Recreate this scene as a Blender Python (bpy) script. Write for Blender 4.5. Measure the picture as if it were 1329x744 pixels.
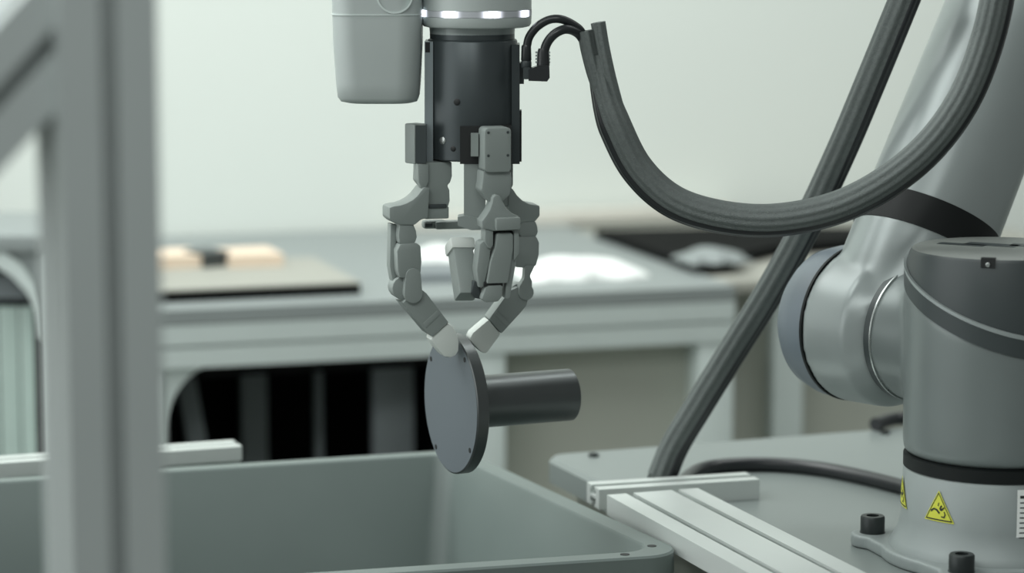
import bpy, bmesh, math, random
from mathutils import Vector, Matrix
random.seed(7)
for o in list(bpy.data.objects): bpy.data.objects.remove(o)
S = bpy.context.scene
COL = S.collection
pi = math.pi

# ------------------------------------------------------------------ camera
F = 3600.0                       # focal length in pixels of a 1329 x 744 frame
HC = 1.40                        # camera height
PITCH = math.radians(7.94)
cam_d = bpy.data.cameras.new('camera'); cam = bpy.data.objects.new('camera', cam_d); COL.objects.link(cam)
cam.location = (0, 0, HC); cam.rotation_euler = (pi/2 - PITCH, 0, 0)
cam_d.sensor_width = 36; cam_d.lens = 36 * F / 1329
cam_d.clip_start = .05
cam_d.dof.use_dof = True; cam_d.dof.focus_distance = 2.64; cam_d.dof.aperture_fstop = 3.1
S.camera = cam
S.view_settings.view_transform = 'Standard'; S.view_settings.look = 'None'
S.view_settings.exposure = 0.0; S.view_settings.gamma = 1.0; S.view_settings.use_curve_mapping = False

# ------------------------------------------------------------------ light
W = bpy.data.worlds.new('room_ambient'); S.world = W; W.use_nodes = True
W.node_tree.nodes['Background'].inputs[0].default_value = (.94, 1.0, .975, 1)
W.node_tree.nodes['Background'].inputs[1].default_value = .23
def area(name, loc, target, sx, sy, power, col=(.955, 1, .978)):
    l = bpy.data.lights.new(name, 'AREA'); l.shape = 'RECTANGLE'; l.size = sx; l.size_y = sy; l.energy = power; l.color = col
    o = bpy.data.objects.new(name, l); COL.objects.link(o); o.location = loc
    d = Vector(target) - Vector(loc); o.rotation_euler = d.to_track_quat('-Z', 'Y').to_euler()
    return o
area('ceiling_lamp_bench', (-.2, 3.75, 2.95), (-.2, 4.3, .8), 3.6, .5, 45)
area('ceiling_lamp_cell', (-1.4, 2.75, 2.95), (-.1, 2.75, .8), 1.6, 1.4, 42)
area('soft_fill_left', (-2.5, 1.9, 1.75), (0, 2.5, 1.2), 3.2, 2.1, 31, (.965, 1, .99))  # unseen soft source added for light from the left; no window built
area('ceiling_lamp_right', (1.7, 3.2, 2.95), (.6, 3.2, .8), .6, 2.0, 8)
area('ceiling_lamp_room', (-.6, .2, 2.95), (-.4, 1.2, .6), 2.4, .5, 37)

# ------------------------------------------------------------------ helpers
def at(px, py, Y):
    """world point at forward distance Y seen in direction (px, py) of the 1329 x 744 frame"""
    u = (px - 664.5) / F; v = (372 - py) / F
    d = Vector((u, math.cos(PITCH) + v*math.sin(PITCH), -math.sin(PITCH) + v*math.cos(PITCH)))
    return Vector((0, 0, HC)) + d * (Y / d.y)
def on(px, py, z):
    """world point on the level plane of height z"""
    u = (px - 664.5) / F; v = (372 - py) / F
    d = Vector((u, math.cos(PITCH) + v*math.sin(PITCH), -math.sin(PITCH) + v*math.cos(PITCH)))
    return Vector((0, 0, HC)) + d * ((z - HC) / d.z)
def lin(c): return tuple(((v/255 + .055)/1.055)**2.4 if v/255 > .04045 else v/255/12.92 for v in c)
MATS = {}
def mat(name, rgb, rough=.5, metal=0, noise=.06, scale=30, bump=0, bscale=200, coat=0, stretch=None, spec=.5):
    if name in MATS: return MATS[name]
    m = bpy.data.materials.new(name); m.use_nodes = True; nt = m.node_tree; b = nt.nodes['Principled BSDF']
    c = lin(rgb)
    tc = nt.nodes.new('ShaderNodeTexCoord'); mp = nt.nodes.new('ShaderNodeMapping')
    nt.links.new(tc.outputs['Object'], mp.inputs[0])
    if stretch: mp.inputs['Scale'].default_value = stretch
    n = nt.nodes.new('ShaderNodeTexNoise'); n.inputs['Scale'].default_value = scale; n.inputs['Detail'].default_value = 4
    nt.links.new(mp.outputs[0], n.inputs['Vector'])
    mx = nt.nodes.new('ShaderNodeMix'); mx.data_type = 'RGBA'
    mx.inputs[6].default_value = (*[v*(1-noise) for v in c], 1); mx.inputs[7].default_value = (*[min(1, v*(1+noise)) for v in c], 1)
    nt.links.new(n.outputs['Fac'], mx.inputs[0]); nt.links.new(mx.outputs[2], b.inputs['Base Color'])
    mr = nt.nodes.new('ShaderNodeMapRange'); mr.inputs['To Min'].default_value = max(0, rough-.05); mr.inputs['To Max'].default_value = min(1, rough+.05)
    nt.links.new(n.outputs['Fac'], mr.inputs['Value']); nt.links.new(mr.outputs[0], b.inputs['Roughness'])
    b.inputs['Metallic'].default_value = metal; b.inputs['Specular IOR Level'].default_value = spec
    if coat: b.inputs['Coat Weight'].default_value = coat; b.inputs['Coat Roughness'].default_value = .15
    if bump:
        n2 = nt.nodes.new('ShaderNodeTexNoise'); n2.inputs['Scale'].default_value = bscale; nt.links.new(mp.outputs[0], n2.inputs['Vector'])
        bp = nt.nodes.new('ShaderNodeBump'); bp.inputs['Strength'].default_value = bump; bp.inputs['Distance'].default_value = .002
        nt.links.new(n2.outputs['Fac'], bp.inputs['Height']); nt.links.new(bp.outputs[0], b.inputs['Normal'])
    MATS[name] = m; return m

ORG = {}
def finish(bm, name, org, m, smooth=38, bevel=0):
    if bevel: bmesh.ops.bevel(bm, geom=[e for e in bm.edges if len(e.link_faces) == 2 and e.calc_face_angle() > .5], offset=bevel, segments=2, affect='EDGES', clamp_overlap=True, profile=.6)
    bmesh.ops.recalc_face_normals(bm, faces=bm.faces)
    bmesh.ops.translate(bm, verts=bm.verts, vec=-Vector(org))
    for f in bm.faces: f.smooth = True
    for e in bm.edges:
        if len(e.link_faces) != 2 or e.calc_face_angle() > math.radians(smooth): e.smooth = False
    me = bpy.data.meshes.new(name); bm.to_mesh(me); bm.free()
    me.materials.append(m)
    return me
def part(name, bm, m, parent, smooth=38, bevel=0, label=None):
    me = finish(bm, name, ORG[parent.name], m, smooth, bevel)
    o = bpy.data.objects.new(name, me); COL.objects.link(o); o.parent = parent; ORG[o.name] = ORG[parent.name]
    if label: o['label'] = label
    return o
def thing(name, loc, label, cat, group=None):
    o = bpy.data.objects.new(name, None); COL.objects.link(o); o.location = loc; o.empty_display_size = .05
    o['label'] = label; o['category'] = cat; ORG[o.name] = Vector(loc)
    if group: o['group'] = group
    return o
def solo(name, bm, m, loc, label, cat, smooth=38, bevel=0, group=None, kind=None):
    me = finish(bm, name, loc, m, smooth, bevel)
    o = bpy.data.objects.new(name, me); COL.objects.link(o); o.location = loc; ORG[o.name] = Vector(loc)
    if label: o['label'] = label; o['category'] = cat
    if group: o['group'] = group
    if kind: o['kind'] = kind
    return o
def B(): return bmesh.new()
def box(bm, c, s, rz=0, R=None):
    M = Matrix.Translation(Vector(c)) @ (R.to_4x4() if R else Matrix.Rotation(rz, 4, 'Z')) @ Matrix.Diagonal((*s, 1))
    bmesh.ops.create_cube(bm, size=1, matrix=M); return bm
def prism(bm, pts, vec):
    """closed outline pts (3d) extruded by vec"""
    a = [bm.verts.new(p) for p in pts]; b = [bm.verts.new(Vector(p) + Vector(vec)) for p in pts]; n = len(pts)
    bm.faces.new(a); bm.faces.new(b[::-1])
    for i in range(n): bm.faces.new((a[i], b[i], b[(i+1) % n], a[(i+1) % n]))
    return bm
def loops(bm, ls, cap0=True, cap1=True, closed=True):
    vs = [[bm.verts.new(p) for p in l] for l in ls]
    for A, C in zip(vs, vs[1:]):
        n = len(A)
        for i in range(n if closed else n-1):
            bm.faces.new((A[i], A[(i+1) % n], C[(i+1) % n], C[i]))
    if cap0: bm.faces.new(vs[0])
    if cap1: bm.faces.new(vs[-1])
    return bm
def frame_of(axis):
    a = Vector(axis).normalized(); h = Vector((0, 0, 1)) if abs(a.z) < .9 else Vector((1, 0, 0))
    u = h.cross(a).normalized(); return u, a.cross(u), a
def lathe(bm, o, axis, prof, n=64, cap0=True, cap1=True):
    """prof: list of (radius, distance along axis)"""
    u, v, a = frame_of(axis); o = Vector(o)
    return loops(bm, [[o + a*t + (u*math.cos(2*pi*i/n) + v*math.sin(2*pi*i/n))*r for i in range(n)] for r, t in prof], cap0, cap1)
def catmull(pts, k=10):
    P = [Vector(p) for p in pts]; P = [2*P[0]-P[1]] + P + [2*P[-1]-P[-2]]; out = []
    for i in range(1, len(P)-2):
        for j in range(k):
            t = j/k
            out.append(.5*((2*P[i]) + (P[i+1]-P[i-1])*t + (2*P[i-1]-5*P[i]+4*P[i+1]-P[i+2])*t*t + (3*P[i]-P[i-1]-3*P[i+1]+P[i+2])*t**3))
    out.append(P[-2]); return out
def sweep(bm, path, sec, ref=(0, -1, 0), scale=None):
    """sec: list of (a, b) offsets; a along ref-perpendicular, b along ref"""
    ls = []; n = len(path)
    for i, p in enumerate(path):
        t = (path[min(i+1, n-1)] - path[max(i-1, 0)]).normalized()
        r = Vector(ref); s = t.cross(r).normalized(); r2 = s.cross(t).normalized(); k = scale[i] if scale else 1
        ls.append([p + (s*a + r2*b)*k for a, b in sec])
    return loops(bm, ls)
def circ(r, n=16): return [(r*math.cos(2*pi*i/n), r*math.sin(2*pi*i/n)) for i in range(n)]
def rquad(c, r, k=6):
    """corner-rounded outline (2d corners -> 2d points)"""
    out = []; n = len(c)
    for i in range(n):
        p = Vector(c[i]); a = (Vector(c[i-1]) - p).normalized(); b = (Vector(c[(i+1) % n]) - p).normalized()
        ang = a.angle(b); d = r/math.tan(ang/2); m = (a+b).normalized(); ce = p + m*(r/math.sin(ang/2))
        s = p + a*d - ce; e = p + b*d - ce
        for j in range(k+1):
            t = j/k; w = (s*(1-t) + e*t).normalized()*r; out.append(ce + w)
    return out
def inset(c, d):
    out = []; n = len(c)
    for i in range(n):
        p = Vector(c[i]); a = (Vector(c[i-1]) - p).normalized(); b = (Vector(c[(i+1) % n]) - p).normalized()
        out.append(p + (a+b)/math.sin(a.angle(b)) * d)
    return out
def slot_section(w, h, nw, nh=0, op=.008, dp=.006, iw=.015, idp=.006):
    """T-slot profile outline, centred; slots on all four faces"""
    def side(L, n):      # points along +x from -L/2 to L/2, slot depth as -y
        pts = []
        for i in range(n):
            x = -L/2 + (i+.5)*L/n
            pts += [(x-op/2, 0), (x-op/2, -.003), (x-iw/2, -.003), (x-iw/2, -.003-idp), (x+iw/2, -.003-idp), (x+iw/2, -.003), (x+op/2, -.003), (x+op/2, 0)]
        return pts
    P = []
    for (x, y) in [(-w/2, h/2)] + [(x, h/2+y) for x, y in side(w, nw)]: P.append((x, y))
    for (x, y) in [(w/2, h/2)] + [(w/2+y, -x) for x, y in side(h, nh)]: P.append((x, y))
    for (x, y) in [(w/2, -h/2)] + [(-x, -h/2-y) for x, y in side(w, nw)]: P.append((x, y))
    for (x, y) in [(-w/2, -h/2)] + [(-w/2-y, x) for x, y in side(h, nh)]: P.append((x, y))
    return P
def profile(bm, A, Bp, sec, side, up):
    A = Vector(A); d = Vector(Bp) - A; s = Vector(side); u = Vector(up)
    return prism(bm, [A + s*x + u*y for x, y in sec], d)
def remeshed(bm, voxel, it=14):
    """union of overlapping closed shapes with softened joints"""
    me = bpy.data.meshes.new('tmp'); bm.to_mesh(me); bm.free()
    o = bpy.data.objects.new('tmp', me); COL.objects.link(o)
    r = o.modifiers.new('r', 'REMESH'); r.mode = 'VOXEL'; r.voxel_size = voxel
    s = o.modifiers.new('s', 'SMOOTH'); s.factor = .5; s.iterations = it
    dg = bpy.context.evaluated_depsgraph_get(); e = o.evaluated_get(dg)
    out = bmesh.new(); out.from_mesh(e.to_mesh()); e.to_mesh_clear()
    bpy.data.objects.remove(o); bpy.data.meshes.remove(me)
    return out

# ------------------------------------------------------------------ materials
M_wall = mat('painted_wall', (222, 228, 222), .8, noise=.015, scale=2)
M_floor = mat('grey_floor', (120, 124, 120), .6, noise=.05, scale=6)
M_alu = mat('anodised_aluminium', (206, 212, 209), .38, .25, noise=.03, scale=40, stretch=(1, 1, 1))
M_frame = mat('grey_coated_frame', (172, 179, 178), .5, .1, noise=.03, scale=12)
M_tote = mat('grey_tote_plastic', (106, 117, 114), .42, noise=.04, scale=18)
M_plate = mat('grey_machine_plate', (124, 132, 130), .36, noise=.04, scale=9)
M_robot = mat('robot_grey_paint', (150, 158, 157), .31, .15, noise=.025, scale=25)
M_shoulder = mat('shoulder_grey_paint', (118, 126, 125), .30, .2, noise=.025, scale=25)
M_cast = mat('cast_aluminium_base', (142, 150, 149), .48, .12, noise=.05, scale=60)
M_cap = mat('dark_grey_cap_plastic', (58, 65, 66), .42, noise=.04, scale=30)
M_captop = mat('cap_top_plastic', (122, 127, 123), .5, noise=.05, scale=30)
M_rub = mat('black_rubber_seal', (20, 24, 24), .5, noise=.1, spec=.25)
M_wrist = mat('robot_paint_lit_wrist', (176, 184, 182), .42, .05, noise=.02, scale=25)  # robot paint lightened for the wrist; its brighter light is in the colour
M_blue = mat('blue_grey_end_cap', (112, 122, 130), .4, noise=.04)
M_body = mat('black_anodised_body', (68, 75, 77), .36, .4, noise=.08, scale=60)
M_rail = mat('blue_grey_lit_rail', (138, 148, 151), .4, .1, noise=.05)  # left rail only; light from the left is put into its colour
M_dark = mat('black_recess', (22, 25, 25), .6, noise=.1)
M_fing = mat('grey_finger_plastic', (135, 143, 140), .42, noise=.04, scale=50)
M_tip = mat('pale_silicone_tip', (208, 214, 209), .5, noise=.03, scale=40)
M_steel = mat('bright_steel', (190, 195, 193), .28, .8, noise=.04)
M_part = mat('dark_machined_steel', (88, 92, 92), .34, .75, noise=.06, scale=60)
M_face = mat('blue_grey_disc_face', (104, 112, 118), .55, .3, noise=.04, scale=20)
M_bolt = mat('black_oxide_bolt', (46, 51, 51), .4, .4, noise=.1)
M_sleeve = mat('braided_sleeve', (96, 103, 101), .6, noise=.25, scale=260, bump=.6, bscale=900)
M_cable = mat('black_cable', (38, 41, 43), .32, noise=.1)
M_white = mat('white_plastic', (240, 243, 240), .6, noise=.02)
M_yel = mat('yellow_warning_print', (205, 208, 72), .5, noise=.04)
M_ink = mat('black_print', (35, 38, 36), .6, noise=.05)
M_bench = mat('grey_bench_top', (140, 147, 146), .5, noise=.05, scale=8)
M_beam = mat('pale_bench_profile', (204, 214, 211), .45, .1, noise=.03, scale=20)
M_panel = mat('beige_grey_panel', (176, 179, 169), .6, noise=.04, scale=8)
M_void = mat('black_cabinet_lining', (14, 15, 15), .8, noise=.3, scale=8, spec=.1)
M_bar = mat('dark_grey_bar', (124, 131, 134), .5, noise=.1)
M_board = mat('beige_grey_board', (162, 162, 153), .6, noise=.04)
M_card = mat('peach_cardboard', (232, 212, 190), .7, noise=.04)
M_glassy = mat('green_tinted_glass', (182, 200, 193), .15, noise=.04, coat=.5)

# ------------------------------------------------------------------ room
YAW = math.radians(17)
E1 = Vector((math.cos(YAW), math.sin(YAW), 0)); E2 = Vector((-math.sin(YAW), math.cos(YAW), 0)); UP = Vector((0, 0, 1))
ZB = HC - .563                                   # bench top
bA = on(205, 404, ZB)                            # a point on the bench's front edge
def bp(a, b, z=ZB): return Vector((bA.x, bA.y, 0)) + E1*a + E2*b + UP*z      # bench coordinates: along, back, up
bm = B(); box(bm, (0, 2.5, -.03), (9, 9, .06)); fl = solo('floor', bm, M_floor, (0, 2.5, 0), None, None, kind='structure')
bm = B(); box(bm, bp(.3, .90, 1.5), (8, .1, 3.0), YAW); wl = solo('wall_back', bm, M_wall, bp(.3, .85, 0), None, None, kind='structure')

# ------------------------------------------------------------------ robot plate, profiles, tote
ZP = HC - .62
QY = math.radians(21); Q1 = Vector((math.cos(QY), math.sin(QY), 0)); Q2 = Vector((-math.sin(QY), math.cos(QY), 0))
pc = on(704, 590, ZP)                            # far left corner of the plate
t = thing('machine_base', (pc + Q1*.45 - Q2*.45).xy.to_3d(), 'grey steel machine cabinet with a flat top carrying the robot arm', 'machine base')
c4 = [pc, pc + Q1*1.0, pc + Q1*1.0 - Q2*1.05, pc - Q2*1.05]
o2 = rquad([p.xy for p in c4], .025)
bm = B(); loops(bm, [[(p.x, p.y, ZP-.028) for p in o2], [(p.x, p.y, ZP-.005) for p in o2]] + [[(p.x, p.y, ZP) for p in rquad(inset([p.xy for p in c4], .005), .02)]])
part('top_plate', bm, M_plate, t)
i4 = inset([p.xy for p in c4], .03); bm = B(); prism(bm, [(p.x, p.y, .02) for p in i4], (0, 0, ZP-.028-.02)); part('cabinet', bm, M_panel, t, bevel=.004)
for (a, b) in ((.05, -.03), (.42, -.03), (.8, -.03)):
    p = pc + Q1*a + Q2*b; bm = B(); lathe(bm, (p.x, p.y, ZP), UP, [(.006, -.001), (.006, .003), (.0035, .003), (.0035, .001)], 16); part('screw', bm, M_bolt, t)

ZT = ZP + .021                                   # top of the profiles
a0 = on(762, 626, ZT); a1 = on(968, 613, ZT)
xd = (a1 - a0).normalized(); xs = Vector((xd.y, -xd.x, 0))
sec = slot_section(.040, .021, 1, 0, op=.010, iw=.018, idp=.009)
bm = B(); mid = Vector((0, 0, -.0105)) + xs*.019
profile(bm, a0 + mid, a1 + mid, sec, xs, UP)
solo('cross_profile', bm, M_alu, a0 + mid - UP*.0105, 'short aluminium slot profile lying across the end of the long one, beside the thick cable', 'profile', bevel=0)
l0 = on(845, 637, ZT); l1 = on(1048, 744, ZT); ld = (l1 - l0).normalized(); ls_ = Vector((-ld.y, ld.x, 0))
sec = slot_section(.100, .021, 2, 0, op=.008, iw=.016)
bm = B(); profile(bm, l0 - UP*.0105 + ld*.004, l0 - UP*.0105 + ld*.85, sec, ls_, UP)
solo('long_profile', bm, M_alu, l0 - UP*.021, 'wide two-slot aluminium profile running from the cable toward the foreground beside the tote', 'profile')

# tote
ZR = HC - .612
FR = on(600, 583, ZR); NR = on(896, 719, ZR); RL0 = on(215, 607, ZR)
rd = (RL0 - FR).normalized(); RL = FR + rd*.74
fd = (on(560, 741, ZR) - NR).normalized(); NL = NR + fd*.76
cor = [p.xy for p in (FR, NR, NL, RL)]
def ring(c, r, z): return [(p.x, p.y, z) for p in rquad(c, r, 8)]
t = thing('storage_tote', ((FR+NR+NL+RL)/4).xy.to_3d() + UP*.44, 'open grey plastic storage tote below the gripper', 'tote')
bm = B()
loops(bm, [ring(inset(cor, .050), .03, ZR-.345), ring(inset(cor, .016), .038, ZR-.045), ring(inset(cor, .0), .036, ZR-.042), ring(cor, .036, ZR-.002), ring(inset(cor, .002), .034, ZR),
           ring(inset(cor, .022), .028, ZR), ring(inset(cor, .0245), .026, ZR-.003), ring(inset(cor, .058), .03, ZR-.335)])
body = part('shell', bm, M_tote, t)
for (px, py) in ((846, 709), (811, 720)):
    p = on(px, py, ZR); bm = B(); lathe(bm, (p.x, p.y, ZR), UP, [(.0045, -.002), (.0045, .0004)], 20); part('rim_hole', bm, M_dark, body)
for k in (.10, .22, .34, .46, .58):
    p = NR + fd*k; q = (FR-NR).normalized(); n_ = -q
    bm = B(); box(bm, p + q*.010 - UP*.085, (.006, .026, .08), math.atan2(fd.y, fd.x)); part('rib', bm, M_tote, body)
# shelf that carries the tote
ce = (FR+NR+NL+RL)/4
ta = math.atan2(-rd.y, -rd.x)
t = thing('tote_stand', ce.xy.to_3d() , 'low pale aluminium stand under the grey tote', 'stand')
bm = B(); box(bm, ce.xy.to_3d() + UP*.425, (.62, .36, .03), ta); part('shelf', bm, M_beam, t, bevel=.003)
R_ = Matrix.Rotation(ta, 3, 'Z')
for sx in (-1, 1):
    for sy in (-1, 1):
        bm = B(); box(bm, ce.xy.to_3d() + R_ @ Vector((sx*.27, sy*.14, .205)), (.04, .04, .41), ta); part('leg', bm, M_beam, t, bevel=.003)
# profile behind the tote
ZK = ZR + .008
k1 = on(302, 571, ZK); k0 = on(0, 592, ZK); kd = (k0-k1).normalized(); ks = Vector((kd.y, -kd.x, 0)); ks = ks if ks.y < 0 else -ks
t = thing('rear_rail', (k1 + ks*.02).xy.to_3d(), 'pale aluminium rail behind the tote, ending beside the dark bench opening', 'profile')
bm = B(); profile(bm, k1 + ks*.02 - UP*.02, k1 + ks*.02 - UP*.02 + kd*.75, slot_section(.040, .040, 1, 1), ks, UP); part('rail', bm, M_alu, t)
for a in (.12, .62):
    p = k1 + ks*.02 + kd*a; h = ZK - .04
    bm = B(); box(bm, (p.x, p.y, h/2), (.038, .038, h), math.atan2(kd.y, kd.x)); part('leg', bm, M_alu, t, bevel=.002)

# ------------------------------------------------------------------ foreground frame post
YP = 1.68
pz = math.radians(24); g1 = Vector((math.cos(pz), math.sin(pz), 0)); g2 = Vector((-g1.y, g1.x, 0))
pb = at(130, 372, YP); pb.z = 0
t = thing('guard_frame', pb, 'blurred grey slotted frame post with diagonal brace in the left foreground', 'frame')
sec = slot_section(.060, .060, 1, 1, op=.010, iw=.02, idp=.010)
bm = B(); profile(bm, pb, pb + UP*2.2, sec, g1, g2); po = part('post', bm, M_frame, t)
q0 = at(48, 62, YP) + g1*.0
bd = (-g1*.70 - UP*.714).normalized(); bn = (g1*.714 - UP*.70).normalized()
qs = at(56, 45, YP) - bd*.055
bm = B(); profile(bm, qs, qs + bd*.6, sec, -bn, g2); part('brace', bm, M_frame, t)
bm = B(); q = pb - g1*.50; profile(bm, q, q + UP*1.45, sec, g1, g2); part('side_post', bm, M_frame, t)

# ------------------------------------------------------------------ robot arm
AX = at(1293, 600, 2.58); ax, ay = AX.x, AX.y
def zpx(py, Y=2.58): return at(1293, py, Y).z
t = thing('industrial_robot', (ax, ay, ZP), 'grey jointed robot arm with dark caps, bolted down at the right', 'robot arm')
C0 = Vector((ax, ay, 0))
RB = .0885
z_ring0, z_ring1 = zpx(604), zpx(589)
# cast base with flange lobes
bm = B()
lathe(bm, (ax, ay, ZP), UP, [(.100, .006), (.100, .014), (.096, .020), (RB+.003, .030), (RB, .042), (RB-.001, z_ring0-ZP-.004), (RB-.004, z_ring0-ZP)], 96)
base = part('base', bm, M_cast, t, smooth=50)
fb = B(); lathe(fb, (ax, ay, ZP), UP, [(.108, 0), (.108, .013)], 72)
for k, a in enumerate((156, 246, 336, 66)):
    r = math.radians(a); d = Vector((math.cos(r), math.sin(r), 0)); s = Vector((-d.y, d.x, 0)); o = C0 + UP*ZP
    pts = [o + d*.05 - s*.062, o + d*.088 - s*.058] + [o + d*.120 + (d*math.cos(q) + s*math.sin(q))*.021 for q in [(-pi/2 + pi*j/10) for j in range(11)]] + [o + d*.088 + s*.058, o + d*.05 + s*.062]
    prism(fb, pts, (0, 0, .013))
    bc = o + d*.120
    bm = B(); lathe(bm, bc + UP*.0125, UP, [(.0125, 0), (.0125, .001), (.0118, .0012), (.0118, .0155), (.0108, .017), (.0062, .017), (.0062, .008)], 28); part('bolt', bm, M_bolt, t)
part('mounting_flange', remeshed(fb, .0022, 5), M_cast, t, smooth=60)
bm = B(); lathe(bm, (ax, ay, z_ring0), UP, [(RB-.006, -.002), (RB-.001, 0), (RB-.001, z_ring1-z_ring0), (RB-.006, z_ring1-z_ring0+.002)], 96); part('base_seal', bm, M_rub, t)
# shoulder axis
PH = math.radians(52); AD = Vector((-math.cos(PH), math.sin(PH), 0)); BD = Vector((math.sin(PH), math.cos(PH), 0))
zs = zpx(437, 2.64)
SC = Vector((ax, ay, zs))
z_top = zpx(322)
SL = Vector((.22, -.30, 0))          # slope of the cap joint
def cap_z(p, z0): return z0 + p.x*(-SL.x) + p.y*(-SL.y)*-1*-1
zc = zpx(378)
def sloped(r, z0, n=96):
    out = []
    for i in range(n):
        a = 2*pi*i/n; x, y = r*math.cos(a), r*math.sin(a)
        out.append((ax+x, ay+y, z0 - SL.x*x - SL.y*y))
    return out
def sloped2(r, z0, n=96):
    return [(p[0], p[1], z0 - .22*(p[0]-ax) + .34*(p[1]-ay)) for p in sloped(r, 0, n)]
def flat(r, z, n=96): return [(ax + r*math.cos(2*pi*i/n), ay + r*math.sin(2*pi*i/n), z) for i in range(n)]
bm = B()
loops(bm, [flat(RB-.005, z_ring1+.001), flat(RB-.001, z_ring1+.004), flat(RB, z_ring1+.012), sloped2(RB, zc-.012)])
lathe(bm, SC, AD, [(.066, .0), (.066, .108)], 64)
part('shoulder_housing', remeshed(bm, .003, 26), M_shoulder, t, smooth=60)
RC = RB - .0005
bm = B(); loops(bm, [sloped2(RC-.012, zc-.020), sloped2(RC+.002, zc-.0175), sloped2(RC+.002, zc-.001), sloped2(RC-.006, zc)]); part('cap_band', bm, M_cap, t)
bm = B(); loops(bm, [sloped2(RC-.010, zc-.001), sloped2(RC+.0025, zc-.0005), sloped2(RC+.0025, zc+.0025), sloped2(RC-.008, zc+.003)]); part('cap_seam', bm, M_robot, t)
bm = B(); loops(bm, [sloped2(RC-.009, zc+.002), sloped2(RC+.000, zc+.003), flat(RC-.0030, z_top-.004), flat(RC-.0045, z_top-.001)], cap1=True); capo = part('shoulder_cap', bm, M_cap, t, smooth=30)
bm = B(); loops(bm, [flat(RC-.0045, z_top-.0012), flat(RC-.0075, z_top+.0008)]); part('cap_lid', bm, M_captop, capo)
# moulded emblem on the lid, screw notch on the rim
for (dx, dy, w, h, r) in ((-.034, .020, .045, .014, -.5), (-.006, .018, .050, .020, -.5), (.028, .012, .034, .020, -.35)):
    bm = B(); box(bm, (ax+dx, ay+dy, z_top+.0008), (w, h, .0006), r); part('lid_emblem', bm, M_cap, capo)
na = math.radians(-108); nd = Vector((math.cos(na), math.sin(na), 0))
bm = B(); box(bm, C0 + nd*(RC-.0055) + UP*(z_top-.0035), (.013, .007, .009), na+pi/2); part('lid_notch', bm, M_dark, capo)
bm = B(); lathe(bm, C0 + nd*(RC-.0018) + UP*(z_top-.005), nd, [(.002, -.002), (.002, .001), (.0012, .0013)], 14); part('lid_screw', bm, M_steel, capo)
# ring between shoulder and upper arm joint
bm = B(); lathe(bm, SC, AD, [(.060, .105), (.0665, .106), (.0665, .113), (.060, .114)], 80); part('joint_ring', bm, M_cap, t)
bm = B(); lathe(bm, SC, AD, [(.060, .103), (.0668, .1040), (.0668, .1058), (.060, .106)], 80); part('polished_ring', bm, M_steel, t)
# upper arm joint body + neck
JC = SC + AD*.146
TH = math.radians(29.3); TD = (UP*math.cos(TH) + BD*math.sin(TH)).normalized()
RJ = .077
bm = B()
lathe(bm, SC, AD, [(.062, .113), (.067, .118), (RJ, .132), (RJ+.001, .180), (RJ, .188)], 72)
lathe(bm, JC, TD, [(.0695, .0), (.0695, .096)], 72)
neck = part('upper_arm_joint', remeshed(bm, .003, 12), M_robot, t, smooth=60)
bm = B(); lathe(bm, SC, AD, [(RJ-.006, .186), (RJ+.0011, .1865), (RJ+.0011, .1895), (RJ-.006, .190)], 72); part('end_cap_seal', bm, M_rub, t)
bm = B(); lathe(bm, SC, AD, [(RJ-.004, .189), (RJ, .190), (RJ-.001, .208), (RJ-.006, .226), (RJ-.016, .238), (RJ-.03, .243), (.01, .2445)], 72); part('joint_end_cap', bm, M_blue, t)
bm = B(); lathe(bm, JC, TD, [(.064, .089), (.0705, .090), (.0705, .122), (.064, .123)], 80); part('tube_seal', bm, M_rub, t)
bm = B(); lathe(bm, JC, TD, [(.063, .1205), (.070, .122), (.068, .30), (.064, .60)], 80); part('upper_arm_tube', bm, M_robot, t)
# elbow and forearm above the picture
EL = JC + TD*.66
bm = B(); lathe(bm, EL - AD*.06, AD, [(.05, -.004), (.066, .0), (.066, .125), (.05, .135)], 56); lathe(bm, JC, TD, [(.06, .595), (.06, .66)], 56); part('elbow_joint', remeshed(bm, .005, 8), M_robot, t, smooth=60)
WR = at(489, -95, 2.70)
FA = EL + AD*.02
bm = B(); lathe(bm, FA, (WR-FA), [(.05, 0), (.05, (WR-FA).length*.9), (.046, (WR-FA).length*.97)], 48); part('forearm_tube', bm, M_robot, t)
# wrist joint hanging beside the gripper flange
YW = 2.655
def wl(w0, d, z, cx, r=.028):
    return [(p.x, p.y, z) for p in rquad([Vector((cx-w0, YW-d)), Vector((cx+w0, YW-d)), Vector((cx+w0, YW+d)), Vector((cx-w0, YW+d))], r, 8)]
px2 = 2.655/F
cx = lambda p: at(p, 60, YW-.04).x
Z = lambda p: at(600, p, YW-.045).z
prof = [(-160, 430, 545, .030), (-110, 429, 547, .042), (0, 429.5, 547, .045), (60, 431, 546, .0445), (110, 434, 543.5, .043), (128, 436, 542, .042), (134, 440, 540, .039), (136.5, 450, 532, .03)]
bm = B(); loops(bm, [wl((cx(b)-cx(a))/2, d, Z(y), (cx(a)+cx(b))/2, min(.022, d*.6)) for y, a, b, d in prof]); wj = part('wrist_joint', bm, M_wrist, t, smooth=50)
bm = B(); c = at(512, -6, YW-.047); lathe(bm, Vector((c.x, YW-.0450, c.z)), (0, -1, 0), [(.0172, -.003), (.0172, .0010), (.0156, .0010), (.0156, -.003)], 48, False, False); part('wrist_emblem', bm, M_beam, wj)
z = Z(19.5); bm = B(); loops(bm, [wl((cx(547)-cx(429.5))/2+.0003, .0455, zz, (cx(547)+cx(429.5))/2, .022) for zz in (z-.0006, z+.0006)]); part('wrist_seam', bm, M_beam, wj)
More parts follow.
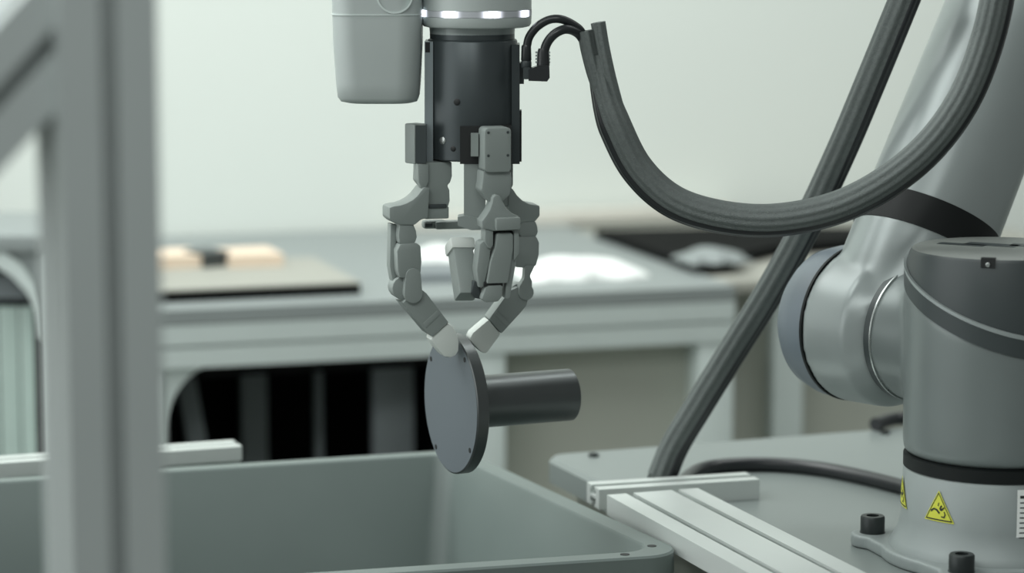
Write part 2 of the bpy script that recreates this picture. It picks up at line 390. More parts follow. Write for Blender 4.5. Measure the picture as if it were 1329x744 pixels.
# tool flange collar with the light ring
YG = 2.655
gx = at(613, 100, YG).x; fx = at(618.5, 20, YG).x
zg = lambda p: at(613, p, YG-.045).z
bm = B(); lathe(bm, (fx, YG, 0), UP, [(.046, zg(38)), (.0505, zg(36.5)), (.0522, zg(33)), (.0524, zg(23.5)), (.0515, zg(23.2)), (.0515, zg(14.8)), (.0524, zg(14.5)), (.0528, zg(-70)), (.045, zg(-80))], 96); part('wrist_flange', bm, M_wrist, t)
bm = B(); box(bm, (fx-.03, YG, zg(-52)), (.10, .07, .05)); part('wrist_link', bm, M_robot, t, bevel=.012)
m = bpy.data.materials.new('light_ring'); m.use_nodes = True; nt = m.node_tree; b = nt.nodes['Principled BSDF']
tc = nt.nodes.new('ShaderNodeTexCoord'); sp = nt.nodes.new('ShaderNodeSeparateXYZ'); at2 = nt.nodes.new('ShaderNodeMath'); at2.operation = 'ARCTAN2'
nt.links.new(tc.outputs['Object'], sp.inputs[0])
def mth(op, a, bb=None):
    n = nt.nodes.new('ShaderNodeMath'); n.operation = op
    for i, v in enumerate((a, bb)):
        if v is None: continue
        if hasattr(v, 'links'): nt.links.new(v, n.inputs[i])
        else: n.inputs[i].default_value = v
    return n.outputs[0]
sx = mth('SUBTRACT', sp.outputs[0], fx-ax); sy = mth('SUBTRACT', sp.outputs[1], YG-ay)
nt.links.new(sy, at2.inputs[0]); nt.links.new(sx, at2.inputs[1])
ang = mth('MULTIPLY', mth('ADD', at2.outputs[0], math.radians(90+28)), 8.0)
lob = mth('POWER', mth('MAXIMUM', mth('ADD', mth('MULTIPLY', mth('COSINE', ang), .5), .5), 0.0), 4.0)
b.inputs['Base Color'].default_value = (.45, .47, .5, 1)
b.inputs['Emission Color'].default_value = (.86, .88, 1, 1)
nt.links.new(mth('MULTIPLY', lob, 5.0), b.inputs['Emission Strength'])
bm = B(); lathe(bm, (fx, YG, 0), UP, [(.050, zg(23.4)), (.0526, zg(23.0)), (.0526, zg(15.0)), (.050, zg(14.6))], 96); part('light_ring', bm, m, t, label='ring of bright white light spots')
# stickers on the base
def sticker(name, ang, zc_, pts, r, m, parent, off=.0006):
    """flat print wrapped round the base; pts in metres (along, up)"""
    bm = B(); N = 10
    me = bmesh.new(); vs = [me.verts.new((x, y, 0)) for x, y in pts]; me.faces.new(vs)
    for k in range(3): bmesh.ops.subdivide_edges(me, edges=me.edges, cuts=1, use_grid_fill=True)
    bmesh.ops.triangulate(me, faces=me.faces)
    for v in me.verts:
        a = ang + v.co.x/r; v.co = Vector((ax + (r+off)*math.cos(a), ay + (r+off)*math.sin(a), zc_ + v.co.y))
    bm.free(); return part(name, me, m, parent)
def tri(s, dy=0): return [(-s/2, -s*.40+dy), (s/2, -s*.40+dy), (0, s*.47+dy)]
for a, zz in ((math.radians(-135.5), zpx(664, 2.50)), (math.radians(-178), zpx(637, 2.58))):
    w = sticker('warning_sign', a, zz, tri(.034), RB, M_yel, base)
    for p in (0, 1, 2):
        T = tri(.0305, -.0002); I = tri(.0275, -.0002); q = (p+1) % 3
        sticker('sign_border', a, zz, [T[p], T[q], I[q], I[p]], RB, M_ink, base, .0009)
    for blob in ([(-.009, -.0035), (-.005, -.001), (-.001, -.002), (.002, -.005), (.0005, -.0062), (-.002, -.0035), (-.005, -.0026), (-.0085, -.0055)],
                 [(.001, -.001), (.003, .0025), (.0042, .002), (.0028, -.0015), (.0062, .001), (.0068, 0), (.0036, -.003), (.0022, -.003)],
                 [(.003, -.0088), (.0068, -.0095), (.0082, -.006), (.0068, -.003), (.006, -.0038), (.0068, -.006), (.006, -.0082), (.0034, -.0078)],
                 [(-.001, .0015), (.0, .0045), (.0008, .0043), (0, .001)]):
        sticker('sign_pictogram', a, zz, blob, RB, M_ink, base, .0010)
la = math.radians(-77.5); lz = zpx(669, 2.495)
sticker('rating_label', la, lz, [(-.015, -.0245), (.02, -.0245), (.02, .0245), (-.015, .0245)], RB, M_white, base)
for k in range(9):
    y = .0165 - k*.0047; h = .0026 if k == 0 else .0012; x0 = -.0125; x1 = -.0085 if k == 0 else .012 - .003*(k % 3)
    sticker('label_print', la, lz, [(x0, y), (x1, y), (x1, y+h), (x0, y+h)], RB, M_ink if k == 0 else M_cap, base, .0010)

# ------------------------------------------------------------------ gripper
g = thing('robot_gripper', (gx, YG, zg(465)), 'black cylindrical three-finger gripper with grey fingers and pale fingertips', 'gripper')
RG = .0430
bm = B(); lathe(bm, (gx, YG, 0), UP, [(.030, zg(212)), (RG-.002, zg(211)), (RG, zg(209)), (RG, zg(160)), (RG, zg(56)), (RG-.001, zg(54)), (.0405, zg(53)), (.0405, zg(46)), (.030, zg(45))], 96); gb = part('body', bm, M_body, g)
bm = B(); lathe(bm, (gx, YG, 0), UP, [(.035, zg(47)), (.0405, zg(46.5)), (.0410, zg(37)), (.035, zg(36))], 80); part('mounting_ring', bm, M_robot, g)
def pr(name, poly, Y, th, m, parent, bev=.0015, piv=None, yaw=0, round_=0, label=None):
    """link of a finger: outline on the plane Y, thickness th going back, turned about a vertical axis"""
    P = [at(x, y, Y) for x, y in poly]
    if round_:
        c = rquad([Vector((p.x, p.z)) for p in P], round_, 4); P = [Vector((q.x, Y, q.y)) for q in c]
    bm = B(); prism(bm, P, (0, th, 0))
    if yaw:
        c = Vector(piv) if piv is not None else sum(P, Vector())/len(P) + Vector((0, th/2, 0))
        bmesh.ops.rotate(bm, verts=bm.verts, cent=c, matrix=Matrix.Rotation(yaw, 3, 'Z'))
    return part(name, bm, m, parent, bevel=bev, label=label)
def rect(x0, y0, x1, y1): return [(x0, y0), (x1, y0), (x1, y1), (x0, y1)]
def arc(cx_, cy_, r, a0, a1, n=8, ry=None): return [(cx_ + r*math.cos(math.radians(a0+(a1-a0)*i/n)), cy_ + (ry or r)*math.sin(math.radians(a0+(a1-a0)*i/n))) for i in range(n+1)]
# body fittings
pr('side_rail', rect(551, 54, 562, 212), YG-.024, .044, M_rail, g, .0012)
pr('rail_notch', rect(552, 55, 558, 68), YG-.0244, .004, M_dark, g, .0003)
pr('side_rail', rect(664, 58, 674.5, 213), YG-.022, .040, M_body, g, .0012)
pr('side_rail', rect(670, 144, 677, 210), YG+.005, .02, M_dark, g, .0008)
pr('connector_plate', rect(671, 82, 680, 109), YG-.014, .026, M_cap, g, .0008)
for (px, py, r, m) in ((593, 133, .0032, M_dark), (574, 184, .0036, M_steel), (588, 194, .0026, M_dark)):
    c = at(px, py, YG-.045); dx = c.x-gx; d = Vector((dx, -math.sqrt(RG**2-dx*dx), 0)).normalized(); s = Vector((gx, YG, c.z)) + d*RG
    bm = B(); lathe(bm, s, d, [(r, -.003), (r, .0004), (r*.7, .0010), (r*.35, .0011)], 20); part('screw', bm, m, g)
pr('finger_recess', rect(597, 164, 664, 213), YG-.0475, .03, M_dark, g, .001)
# finger on the left --------------------------------------------------------
Y1 = 2.618; YL = math.radians(16)
pv = at(548, 300, Y1+.012)
A = dict(piv=pv, yaw=YL)
f = pr('finger', [(541, 211), (584, 211), (584.5, 230), (582, 238), (578, 242), (581, 248), (581.5, 262), (579, 270), (554, 270), (549, 262), (547, 245), (540, 236)], Y1+.002, .026, M_fing, g, .0016, **A)
pr('finger_motor', rect(529, 161, 549, 213), Y1+.006, .016, M_fing, f, .0018, yaw=math.radians(40))
pr('motor_shaded_side', rect(539.5, 162.5, 553, 212), Y1-.002, .02, M_cap, f, .001)  # dark block added for the shaded side face of the motor
pr('motor_cover', [(537, 212), (552, 212), (552, 236), (549, 243), (545, 247), (541, 244), (538, 236)], Y1-.001, .010, M_fing, f, .0022, **A)
pr('pivot_block', rect(547, 269, 580, 285), Y1+.001, .022, M_fing, f, .0018, **A)
pr('hinge_pin', rect(552, 266, 576, 271), Y1-.0005, .014, M_cap, f, .0008, **A)
pr('elbow_bracket', [(498, 268), (504, 266.5)] + [(513, 265.5), (521, 263), (528, 259.5), (535, 254), (540, 248), (544, 243), (552, 244), (550, 284), (541, 285), (536, 289), (532, 292), (512, 291), (504, 288), (498, 283)], Y1-.004, .030, M_fing, f, .0020, **A)
pr('upper_knuckle', [(513, 287), (531, 288), (532, 293), (535, 300), (536, 308), (534, 314), (529, 317.5), (518, 317.5), (512, 315), (511, 305)], Y1-.002, .024, M_fing, f, .0022, **A)
pr('upper_link', [(512, 316), (534, 315), (540, 319), (541.5, 340), (540, 356), (530, 360), (512, 360), (509, 350), (508, 325)], Y1-.004, .028, M_fing, f, .0022, **A)
pr('link_back', [(505, 289), (514, 291), (512, 330), (514, 362), (508, 366), (504, 345)], Y1+.010, .014, M_fing, f, .0016, **A)
pr('lower_knuckle', [(519, 357)] + arc(529, 358, 10, 180, 350, 8) + [(540, 372)] + arc(529, 381, 12, -10, 190, 10), Y1-.007, .010, M_fing, f, .0020, **A)
pr('knuckle_disc', arc(520, 373, 15.5, 0, 337.5, 15), Y1+.003, .020, M_fing, f, .0018, **A)
pr('lower_link', [(517, 392), (530, 378), (543, 377), (548, 381), (577.5, 420), (556, 438), (550, 434), (514, 391)], Y1-.003, .025, M_fing, f, .0022, **A)
pr('link_band', [(562, 403.5), (566, 409), (547, 426), (543, 420)], Y1-.0036, .026, M_fing, f, .0004, **A)
pr('fingertip', [(577.5, 420), (585, 426), (590.5, 437), (592.5, 448), (592, 458), (588, 464.5), (581, 466.5), (572, 465), (562, 453), (553.5, 442), (556, 437)], Y1-.002, .022, M_tip, f, .0035, label='pale fingertip pad', **A)
# front finger ----------------------------------------------------------------
Y2 = 2.578; YF = math.radians(14); pv2 = at(640, 260, Y2+.015); A = dict(piv=pv2, yaw=YF)
f = pr('finger', [(622, 222), (659, 222), (661, 235), (658, 254), (648, 262), (630, 262), (619, 247), (621, 236)], Y2+.001, .026, M_fing, g, .0025, **A)
pr('finger_motor', rect(622, 166, 658, 224), Y2-.004, .026, M_fing, f, .0022, round_=.004, **A)
for (px, py) in ((627, 172), (653, 172), (627, 202), (653, 202)):
    bm = B(); c = at(px, py, Y2-.004); d = Vector((math.sin(YF), -math.cos(YF), 0)); c = pv2 + Matrix.Rotation(YF, 3, 'Z') @ (c - pv2)
    lathe(bm, c, d, [(.0013, -.002), (.0013, .0004), (.0008, .0006)], 12); part('cover_screw', bm, M_cap, f)
pr('motor_shaft', rect(611, 174, 621, 203), Y2+.012, .014, M_fing, f, .003)
pr('side_arm', [(602, 212), (630, 212), (630, 255), (630, 296), (613, 297), (602, 290)], Y2+.030, .018, M_fing, f, .0015)
pr('arm_foot', [(594, 282), (604, 280), (622, 284), (640, 286), (640, 298), (612, 299), (594, 293)], Y2+.026, .022, M_fing, f, .0015)
pr('yoke', [(632, 257), (634, 253.5), (638, 253), (642, 255), (645, 262), (650, 271), (658, 278), (667, 282), (667.5, 298), (660, 300), (633, 300), (618, 296), (617, 287), (622, 281), (628, 272), (631, 263)], Y2-.008, .022, M_fing, f, .0028, **A)
pr('yoke_face', [(634, 283.5), (667, 283), (667.5, 299), (634, 300)], Y2-.014, .01, M_fing, f, .002, **A)
pr('fork_prong', [(622, 296), (633, 298), (633, 318), (630, 323), (626, 322), (622, 314)], Y2-.006, .018, M_fing, f, .0012, **A)
pr('fork_gap', [(631, 298), (660, 298), (660, 316), (632, 320)], Y2-.001, .014, M_dark, f, .0006, **A)
pr('fork_prong', [(660, 296), (667, 297), (667, 330), (660, 340)], Y2-.008, .018, M_fing, f, .0012, **A)
pr('upper_link', [(637, 305), (640, 303), (657, 303), (659, 306), (659, 325), (652, 368), (624, 368), (629, 340), (635, 322)], Y2-.008, .024, M_fing, f, .0020, **A)
pr('link_cheek', [(616, 316), (622, 312), (631, 322), (629, 340), (622, 372), (615, 373), (612, 350)], Y2-.003, .020, M_fing, f, .0016, **A)
pr('link_cheek', [(656, 312), (666, 318), (664, 345), (656, 388), (649, 388), (652, 360)], Y2-.004, .022, M_fing, f, .0014, **A)
pr('lower_joint', [(624, 370), (646, 370), (645, 386), (640, 392), (624, 393), (617, 388)], Y2-.006, .022, M_fing, f, .0022, **A)
pr('joint_gap', rect(621, 366, 646, 372), Y2-.0055, .016, M_dark, f, .0004, **A)
pr('lower_joint_gap', [(611, 364), (620, 368), (619, 388), (611, 386), (607, 380)], Y2+.004, .016, M_cap, f, .0012, **A)  # dark block standing in for the shaded gap beside the joint
# folded end link leans up and back
bm = B(); p0 = at(606, 386, Y2+.008); p1 = at(597, 322, Y2+.034); ax3 = (p1-p0).normalized(); sd = Vector((.93, .36, 0)); sd = (sd - ax3*sd.dot(ax3)).normalized(); nn = sd.cross(ax3).normalized()
Rm = Matrix((sd, nn, ax3)).transposed()
box(bm, (p0+p1)/2, (.020, .020, (p1-p0).length), R=Rm); part('folded_link', bm, M_fing, f, bevel=.0025)
bm = B(); p2 = p1 + ax3*.001; box(bm, p2, (.0245, .023, .012), R=Rm); part('folded_tip', bm, M_tip, f, bevel=.0035)
# finger on the right -----------------------------------------------------------
Y3 = 2.664; YR = math.radians(12); pv3 = at(675, 300, Y3+.012); A = dict(piv=pv3, yaw=YR)
f = pr('finger', [(645, 211), (662, 211), (662, 240), (659, 246), (660, 264), (645, 272)], Y3-.002, .026, M_fing, g, .0016, **A)
pr('elbow_bracket', [(655, 242), (661, 245), (667, 254), (674, 260.5), (683, 265), (697, 267.5), (697, 281), (691, 288), (664, 290), (655, 286)], Y3-.004, .030, M_fing, f, .0020, **A)
pr('pivot_block', rect(560, 285.5, 640, 295.5), Y3-.002, .016, M_fing, f, .0020, **A)
pr('pivot_block', rect(545, 284, 576, 294.5), Y3+.002, .014, M_fing, f, .0030, **A)
pr('hinge_pin', rect(546, 286.5, 556, 292), Y3-.001, .012, M_cap, f, .0008, **A)
pr('upper_knuckle', [(672, 286), (691, 287), (694, 294), (695, 302), (692, 309), (672, 309), (670, 300)], Y3-.003, .024, M_fing, f, .0022, **A)
pr('knuckle_gap', [(664, 288), (674, 288), (678, 296), (676, 306), (664, 308)], Y3+.002, .016, M_cap, f, .0010, **A)
pr('upper_link', [(664, 308), (692, 307), (696, 316), (695.5, 332), (692, 345), (687, 349), (664, 347)], Y3-.005, .028, M_fing, f, .0022, **A)
pr('lower_knuckle', [(676, 345), (690, 345), (686, 353), (683, 359), (686, 366)] + arc(678, 380, 10.5, -40, 200, 10) + [(668.5, 372), (675, 362)], Y3-.007, .012, M_fing, f, .0020, **A)
pr('knuckle_disc', arc(671, 381, 13, 0, 337.5, 15), Y3+.003, .020, M_fing, f, .0018, **A)
pr('lower_link', [(656, 377), (668, 372), (682, 388), (679, 398), (672, 406), (646, 433), (629, 413)], Y3-.004, .025, M_fing, f, .0022, **A)
pr('link_band', [(640, 402), (636, 407), (652.5, 424.5), (657, 420)], Y3-.0046, .026, M_fing, f, .0004, **A)
pr('fingertip', [(629, 413), (646, 433), (632, 451), (627, 458), (619, 456), (606, 442), (604, 436), (608, 430)], Y3-.003, .022, M_tip, f, .0030, label='pale fingertip pad', **A)
# ------------------------------------------------------------------ flanged shaft
NA = math.radians(66.3)
axd = Vector((math.sin(NA), math.cos(NA), 0))
DC = at(584.5, 524.5, 2.662)
t = thing('flanged_shaft', DC, 'dark steel disc with a short round shaft, held by the fingertips', 'metal part')
RD = .0685
bm = B(); lathe(bm, DC, axd, [(RD-.0012, .0), (RD, .0010), (RD, .0115), (RD-.001, .0125), (.0262, .0127)], 96); fd_ = part('disc', bm, M_part, t)
bm = B(); lathe(bm, DC, axd, [(RD-.0014, .001), (RD-.0016, -.0002), (.01, -.00022)], 96); part('disc_face', bm, M_face, fd_)
bm = B(); lathe(bm, DC, axd, [(.0262, .0120), (.0258, .0135), (.0258, .128), (.0248, .1292), (.016, .1294), (.015, .120)], 72); part('shaft', bm, M_part, t)
u, v, a_ = frame_of(axd)
for k in range(4):
    q = math.radians(45 + 90*k - 8); c = DC + (u*math.cos(q) + v*math.sin(q))*RD*.90
    bm = B(); lathe(bm, c, -axd, [(.0025, -.004), (.0025, .0006)], 16); part('hole', bm, M_dark, fd_)
# ------------------------------------------------------------------ cables
def tube(pts, r, n=16, k=10): bm = B(); sweep(bm, catmull(pts, k), circ(r, n)); return bm
def sleeve_sec(a, b, ridges=9, amp=.06, n=72):
    return [(a*math.cos(q)*(1+amp*math.cos(ridges*q)), b*math.sin(q)*(1+amp*math.cos(ridges*q))) for q in [2*pi*i/n for i in range(n)]]
YC = 2.63
pts = [at(x, y, Y) for x, y, Y in ((775, 72, YC+.006), (786, 118, YC+.003), (802, 163, YC), (830, 217, YC), (873, 257, YC-.005), (930, 277, YC-.015), (1000, 283, YC-.03), (1075, 270, YC-.05), (1140, 240, YC-.07), (1200, 193, YC-.085), (1246, 132, YC-.09), (1276, 60, YC-.09), (1294, -20, YC-.09), (1300, -110, YC-.05))]
t = thing('cable_loop', pts[0], 'dark grey ribbed cable sleeve hanging in a loop from gripper to arm', 'cable')
path = catmull(pts, 12); n = len(path)
bm = B(); sc_ = [min(1, .72 + .28*i/22) for i in range(n)]; sweep(bm, path, sleeve_sec(.0130, .0145, 11, .045), scale=sc_); part('sleeve', bm, M_sleeve, t, smooth=60)
pts2 = [p + Vector((.0, .010, -.0)) for p in pts]
off = []
for i, p in enumerate(path):
    tg = (path[min(i+1, n-1)] - path[max(i-1, 0)]).normalized(); s = tg.cross(Vector((0, -1, 0))).normalized()
    off.append(p + s*.0066*min(1, i/24) + Vector((0, .006, 0)))
bm = B(); sweep(bm, off, sleeve_sec(.0120, .0125, 9, .05), scale=sc_); part('inner_sleeve', bm, M_cable, t, smooth=60)
e0 = [at(x, y, YC+.004) for x, y in ((760, 40), (766, 70), (776, 105), (793, 145), (815, 183))]
bm = B(); sweep(bm, catmull(e0, 8), sleeve_sec(.0078, .0100, 7, .06)); part('sleeve_end', bm, M_sleeve, t, smooth=60)
e0 = [at(x, y, YC+.002) for x, y in ((776.5, 29), (782, 62), (791, 103), (804, 151), (816, 188))]
bm = B(); sweep(bm, catmull(e0, 8), sleeve_sec(.0068, .0105, 7, .07)); part('sleeve_end', bm, M_sleeve, t, smooth=60)
# loose ends into the gripper
t = thing('connector_cable', at(684, 79, YC), 'thin black cable arching highest from the gripper connector to the ribbed sleeve', 'cable', 'gripper connector cables')
bm = tube([at(x, y, YC-.004 + .010*max(0, (x-728)/30)) for x, y in ((683.5, 62), (687, 48), (697, 35), (712, 26), (728, 25), (744, 32), (755, 42), (762, 62))], .0040); part('wire', bm, M_cable, t)
bm = B(); lathe(bm, at(683, 79, YC-.004), UP, [(.0046, 0), (.0050, .001), (.0046, .0135), (.0040, .015)], 24); pg = part('plug', bm, M_cable, t)
bm = B(); lathe(bm, at(683, 88, YC-.004), UP, [(.0046, 0), (.0050, .001), (.0050, .0055), (.0046, .0065)], 24); part('plug_collar', bm, M_cap, pg)
t = thing('connector_cable', at(705, 100, YC), 'lower black cable with a square angled plug at the gripper side', 'cable', 'gripper connector cables')
bm = tube([at(x, y, YC-.010 + .016*max(0, (x-728)/30)) for x, y in ((705, 86), (706, 70), (710, 56), (720, 44), (734, 38), (748, 42), (757, 53), (764, 75))], .0044); part('wire', bm, M_cable, t)
pg = pr('plug', [(686, 90), (700, 85), (713, 85), (713.5, 101), (710, 106), (686, 105)], YC-.020, .018, M_cable, t, .0016)
pr('plug_neck', rect(679, 88, 688, 103), YC-.018, .014, M_cap, pg, .001)
for x in (696.5, 712.5):
    for k in range(4): pr('plug_ridge', rect(x-1.6, 67+k*4.2, x+1.6, 69.4+k*4.2), YC-.012, .005, M_robot, pg, 0)
bm = B(); lathe(bm, at(705, 85, YC-.010), UP, [(.0062, 0), (.0056, .012), (.0046, .016)], 20); part('strain_relief', bm, M_cable, pg)
# straight cable
zb = ZP
pts = [(1188, -40, 2.74), (1170, 5, 2.74), (1131, 100, 2.75), (1091, 195, 2.77), (1044, 295, 2.80), (998, 378, 2.83), (950, 455, 2.86), (905, 528, 2.88), (874, 580, 2.89), (856, 622, 2.89)]
P3 = [at(*p) for p in pts]; pe = P3[-1].copy(); pe += Vector((-.006, .004, -.04)); pe.z = ZP + .012; P3.append(pe)
t = thing('slanting_cable', pe, 'thick dark ribbed cable slanting from the plate up past the loop', 'cable')
bm = B(); sweep(bm, catmull(P3, 10), sleeve_sec(.0140, .0150, 9, .05)); part('sleeve', bm, M_sleeve, t, smooth=60)
bm = B(); sweep(bm, [p + Vector((.0065, -.002, 0)) for p in catmull(P3, 10)], sleeve_sec(.0100, .0125, 7, .05)); part('inner_sleeve', bm, M_cable, t, smooth=60)
# cable on the plate
r = .0078
P3 = [on(x, y, ZP + r) for x, y in ((878, 640), (893, 620), (912, 609), (945, 604), (1000, 603), (1060, 608), (1115, 618), (1172, 632), (1205, 642))]
bm = tube(P3, r); solo('plate_cable', bm, M_cable, P3[4] - UP*r, 'black cable lying curved across the plate to the robot base', 'cable')
P3 = [on(x, y, ZP + .008) for x, y in ((1136, 551), (1152, 546), (1172, 543), (1230, 541), (1290, 548))]
bm = tube(P3, .008); solo('rear_cable', bm, M_cable, P3[2] - UP*.008, 'short black cable at the rear edge of the plate behind the robot', 'cable')

# ------------------------------------------------------------------ workbench behind
t = thing('workbench', bp(.0, .4, 0), 'long grey workbench with pale profile frame along the white wall', 'workbench')
BR = .855                                        # right end along the bench
bm = B(); prism(bm, [bp(-.055, .0, ZB-.02), bp(BR, .0, ZB-.02), bp(BR, .84, ZB-.02), bp(-.055, .84, ZB-.02)], (0, 0, .02)); part('worktop', bm, M_bench, t, bevel=.002)
sec = slot_section(.060, .045, 1, 0, op=.004)
bm = B(); profile(bm, bp(-.055, .022, ZB-.052), bp(BR, .022, ZB-.052), [(y, x) for x, y in sec], E2, UP); part('front_beam', bm, M_beam, t)
for a, w in ((-.02, .045), (.478, .05), (BR-.028, .056)):
    bm = B(); box(bm, bp(a, .027, (ZB-.082)/2), (w, .05, ZB-.082), YAW); part('leg', bm, M_beam, t, bevel=.004)
for a in (-.02, BR-.028):
    bm = B(); box(bm, bp(a, .80, (ZB-.02)/2), (.05, .05, ZB-.02), YAW); part('leg', bm, M_beam, t, bevel=.004)
# curved corner gussets of the opening
def gusset(a0, sg, w=.085, h=.095):
    pts = [bp(a0, .01, ZB-.080), bp(a0 + sg*w, .01, ZB-.080)] + [bp(a0 + sg*(w - (w-.010)*math.sin(q)), .01, ZB-.080 - h*(1-math.cos(q))) for q in [pi/2*i/10 for i in range(1, 11)]] + [bp(a0+sg*.006, .01, ZB-.30), bp(a0, .01, ZB-.30)]
    bm = B(); prism(bm, pts, E2*.03); part('gusset', bm, M_beam, t, bevel=.002)
gusset(.0, 1)
# dark open compartment with upright bars
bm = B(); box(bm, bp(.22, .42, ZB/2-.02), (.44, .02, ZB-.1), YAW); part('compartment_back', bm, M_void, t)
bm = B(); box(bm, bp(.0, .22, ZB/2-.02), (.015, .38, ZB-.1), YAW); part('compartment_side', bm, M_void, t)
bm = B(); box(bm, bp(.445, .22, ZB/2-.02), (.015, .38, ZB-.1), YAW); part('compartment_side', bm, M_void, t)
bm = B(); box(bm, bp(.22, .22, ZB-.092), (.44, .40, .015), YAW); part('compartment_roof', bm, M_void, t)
for (a, b, w, tl) in ((.125, .18, .028, .16), (.20, .33, .04, 0), (.285, .26, .012, 0), (.372, .15, .062, 0)):
    bm = B(); box(bm, bp(a, b, .36), (w, .02, .72), R=Matrix.Rotation(YAW, 3, 'Z') @ Matrix.Rotation(-tl, 3, 'Y')); part('upright_bar', bm, M_bar, t, bevel=.002)
bm = B(); box(bm, bp(.655, .06, (ZB-.082)/2), (.31, .02, ZB-.082), YAW); part('side_panel', bm, M_panel, t)
# glass cabinet at the left beyond the post
YQ = 3.86
def q3(px, py, dy=0): return at(px, py, YQ) + Vector((0, dy, 0))
gz = q3(30, 306).z
t = thing('glass_cabinet', Vector((q3(-40, 300).x, YQ+.15, 0)), 'grey framed cabinet with green glass panes left of the foreground post', 'cabinet')
x0, x1 = q3(-150, 306).x, q3(100, 306).x
bm = B(); box(bm, ((x0+x1)/2, YQ+.15, gz-.012), (x1-x0, .30, .024)); part('top', bm, M_bench, t, bevel=.003)
for px in (78, -130):
    xx = q3(px, 306).x; bm = B(); box(bm, (xx, YQ+.03, (gz-.024)/2), (.048, .05, gz-.024)); part('upright', bm, M_beam, t, bevel=.003)
    bm = B(); box(bm, (xx, YQ+.27, (gz-.024)/2), (.048, .05, gz-.024)); part('upright', bm, M_beam, t, bevel=.003)
bm = B(); prism(bm, [q3(x, y, .012) for x, y in ((-20, 318), (64, 318), (64, 450), (52, 442), (47, 405), (36, 382), (14, 360), (-20, 340))], (0, .02, 0)); gu = part('gusset', bm, M_bench, t, bevel=.002)
bm = B(); prism(bm, [q3(x, y, .004) for x, y in ((-20, 318), (2, 326), (26, 344), (44, 368), (53, 400), (55, 440), (50, 440), (46, 405), (34, 380), (14, 359), (-20, 339))], (0, .012, 0)); part('gusset_lip', bm, M_beam, gu, bevel=.001)
bm = B(); box(bm, ((x0+x1)/2, YQ+.10, gz/2-.02), (x1-x0-.05, .02, gz-.06)); part('lining', bm, M_void, t)
zt_ = q3(0, 397).z
bm = B(); box(bm, ((x0+q3(36, 400).x)/2, YQ+.07, zt_+.018), (q3(36, 400).x-x0-.02, .02, .034)); part('door_rail', bm, M_bar, t)
for a_, b_ in ((-100, -58), (-56, -14), (-12, 14), (16, 35)):
    xa, xb = q3(a_, 450).x, q3(b_, 450).x
    bm = B(); box(bm, ((xa+xb)/2, YQ+.066, zt_/2+.01), (xb-xa, .010, zt_-.04)); part('glass_pane', bm, M_glassy, t, bevel=.001)
# right hand cabinet
cR = bp(BR+.03, .08, 0)
t = thing('side_cabinet', bp(BR+.35, .35, 0), 'beige grey side cabinet with pale uprights behind the robot joint', 'cabinet')
ZC = ZB - .004
bm = B(); box(bm, bp(BR+.37, .44, ZC/2-.01), (.70, .62, ZC-.02), YAW); part('carcass', bm, M_panel, t)
bm = B(); box(bm, bp(BR+.37, .43, ZC-.01), (.73, .70, .02), YAW); part('top', bm, M_board, t, bevel=.003)
for a in (.128, .40, .69):
    bm = B(); box(bm, bp(BR+a, .115, (ZC-.02)/2), (.050, .03, ZC-.02), YAW); part('upright', bm, M_beam, t, bevel=.003)

# things on the bench
zt = ZB
b0 = on(195, 394, zt); b1 = on(468, 382, zt); b2 = on(408, 349, zt); b3 = on(150, 352, zt)
t = thing('flat_board', (b0+b1+b2+b3)/4, 'low beige board with black edge lying on the workbench', 'board')
bm = B(); prism(bm, [b0, b1, b2, b3], (0, 0, .015)); part('black_edge', bm, M_void, t)
bm = B(); prism(bm, [b0+UP*.015, b1+UP*.015, b2+UP*.015, b3+UP*.015], (0, 0, .003)); part('top_sheet', bm, M_board, t, bevel=.001)
zt2 = zt + .018
def block(name, x0, x1, yb, h, dep, m, label, cat, grp=None):
    p0 = on(x0, yb+3, zt2); p1 = on(x1, yb, zt2); d = (p1-p0); e = d.normalized(); s = Vector((-e.y, e.x, 0))
    bm = B(); prism(bm, [p0, p1, p1+s*dep, p0+s*dep], (0, 0, h)); return solo(name, bm, m, (p0+p1)/2 + s*dep/2, label, cat, bevel=.006, group=grp)
block('cardboard_block', 196, 264, 347, .018, .10, M_card, 'pale peach cardboard block on the board next to the post', 'block', 'peach blocks on the board')
block('cardboard_block', 300, 368, 345, .018, .10, M_card, 'pale peach cardboard block on the board, farther from the post', 'block', 'peach blocks on the board')
block('grey_block', 266, 298, 345, .022, .06, M_cap, 'small dark grey block between the two peach blocks', 'block')
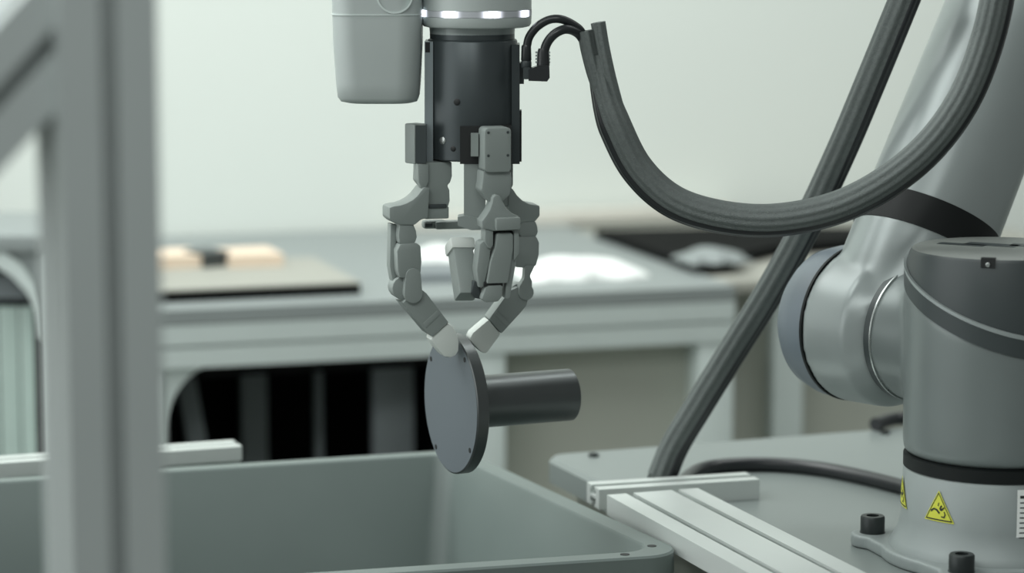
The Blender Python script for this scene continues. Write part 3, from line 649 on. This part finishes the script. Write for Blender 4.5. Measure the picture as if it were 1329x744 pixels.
def crumple(name, cx_, cy_, w, d, h, z, m, label, cat, seed, rot=YAW):
    rnd = random.Random(seed); c = on(cx_, cy_, z); nx, ny = 28, 18; bm = B(); vs = []
    ph = [(rnd.uniform(6, 16), rnd.uniform(6, 16), rnd.uniform(0, 6)) for _ in range(6)]
    def hh(i, j):
        x = i/nx*2-1; y = j/ny*2-1; e = max(0, 1-abs(x)**2.6)*max(0, 1-abs(y)**2.6)
        return h*e**.6*(.62 + .38*sum(math.sin(a*x*.5+b_*y*.5+c_) for a, b_, c_ in ph)/3.2) + .001
    R = Matrix.Rotation(rot, 3, 'Z')
    for lay in (1, 0):
        vs.append([[bm.verts.new(c + R @ Vector(((i/nx-.5)*w*(1+.08*math.sin(j*.9)), (j/ny-.5)*d*(1+.1*math.sin(i*.6+1)), hh(i, j)*lay))) for j in range(ny+1)] for i in range(nx+1)])
    for lay in (0, 1):
        for i in range(nx):
            for j in range(ny): bm.faces.new((vs[lay][i][j], vs[lay][i+1][j], vs[lay][i+1][j+1], vs[lay][i][j+1]))
    edge = [(i, 0) for i in range(nx)] + [(nx, j) for j in range(ny)] + [(i, ny) for i in range(nx, 0, -1)] + [(0, j) for j in range(ny, 0, -1)]
    for (a, b_) , (c_, d_) in zip(edge, edge[1:]+edge[:1]): bm.faces.new((vs[0][a][b_], vs[0][c_][d_], vs[1][c_][d_], vs[1][a][b_]))
    return solo(name, bm, m, c, label, cat, smooth=60)
crumple('white_bag', 748, 356, .185, .14, .034, zt, M_white, 'crumpled white plastic bag on the bench right of the fingers', 'bag', 3)
crumple('white_bag', 590, 338, .13, .13, .024, zt, M_white, 'crumpled white plastic bag on the bench seen between the fingers', 'bag', 9)
p = [on(x, y, zt) for x, y in ((536, 368), (606, 366), (604, 350), (545, 350))]
bm = B(); prism(bm, p, (0, 0, .012)); solo('bag_shadow', bm, M_bar, sum(p, Vector())/4, 'thin dark slab for the shadow on the bench beneath the white bag between the fingers', 'shadow', bevel=.004)  # shadow under the bag built as a dark slab
p = [on(x, y, zt) for x, y in ((772, 309), (905, 356), (1010, 330), (1120, 322), (1120, 305), (960, 304))]
bm = B(); prism(bm, p, (0, 0, .014)); solo('black_case', bm, M_void, sum(p, Vector())/6, 'flat black case on the far end of the bench under the cable loop', 'case', bevel=.004)
crumple('grey_wrap', 925, 338, .10, .09, .022, zt+.014, M_bench, 'grey crumpled wrap lying on the flat black case', 'wrapping', 5)
q0 = bp(.56, .80); bm = B(); box(bm, bp(.86, .82, ZB+.013), (.62, .03, .026), YAW); solo('wall_shadow_strip', bm, mat('shadow_beige', (214, 212, 202), .7), bp(.86, .82, ZB), 'low beige strip for the shadow along the wall behind the black case', 'strip', bevel=.003)  # shadow at the wall foot put in as a beige strip
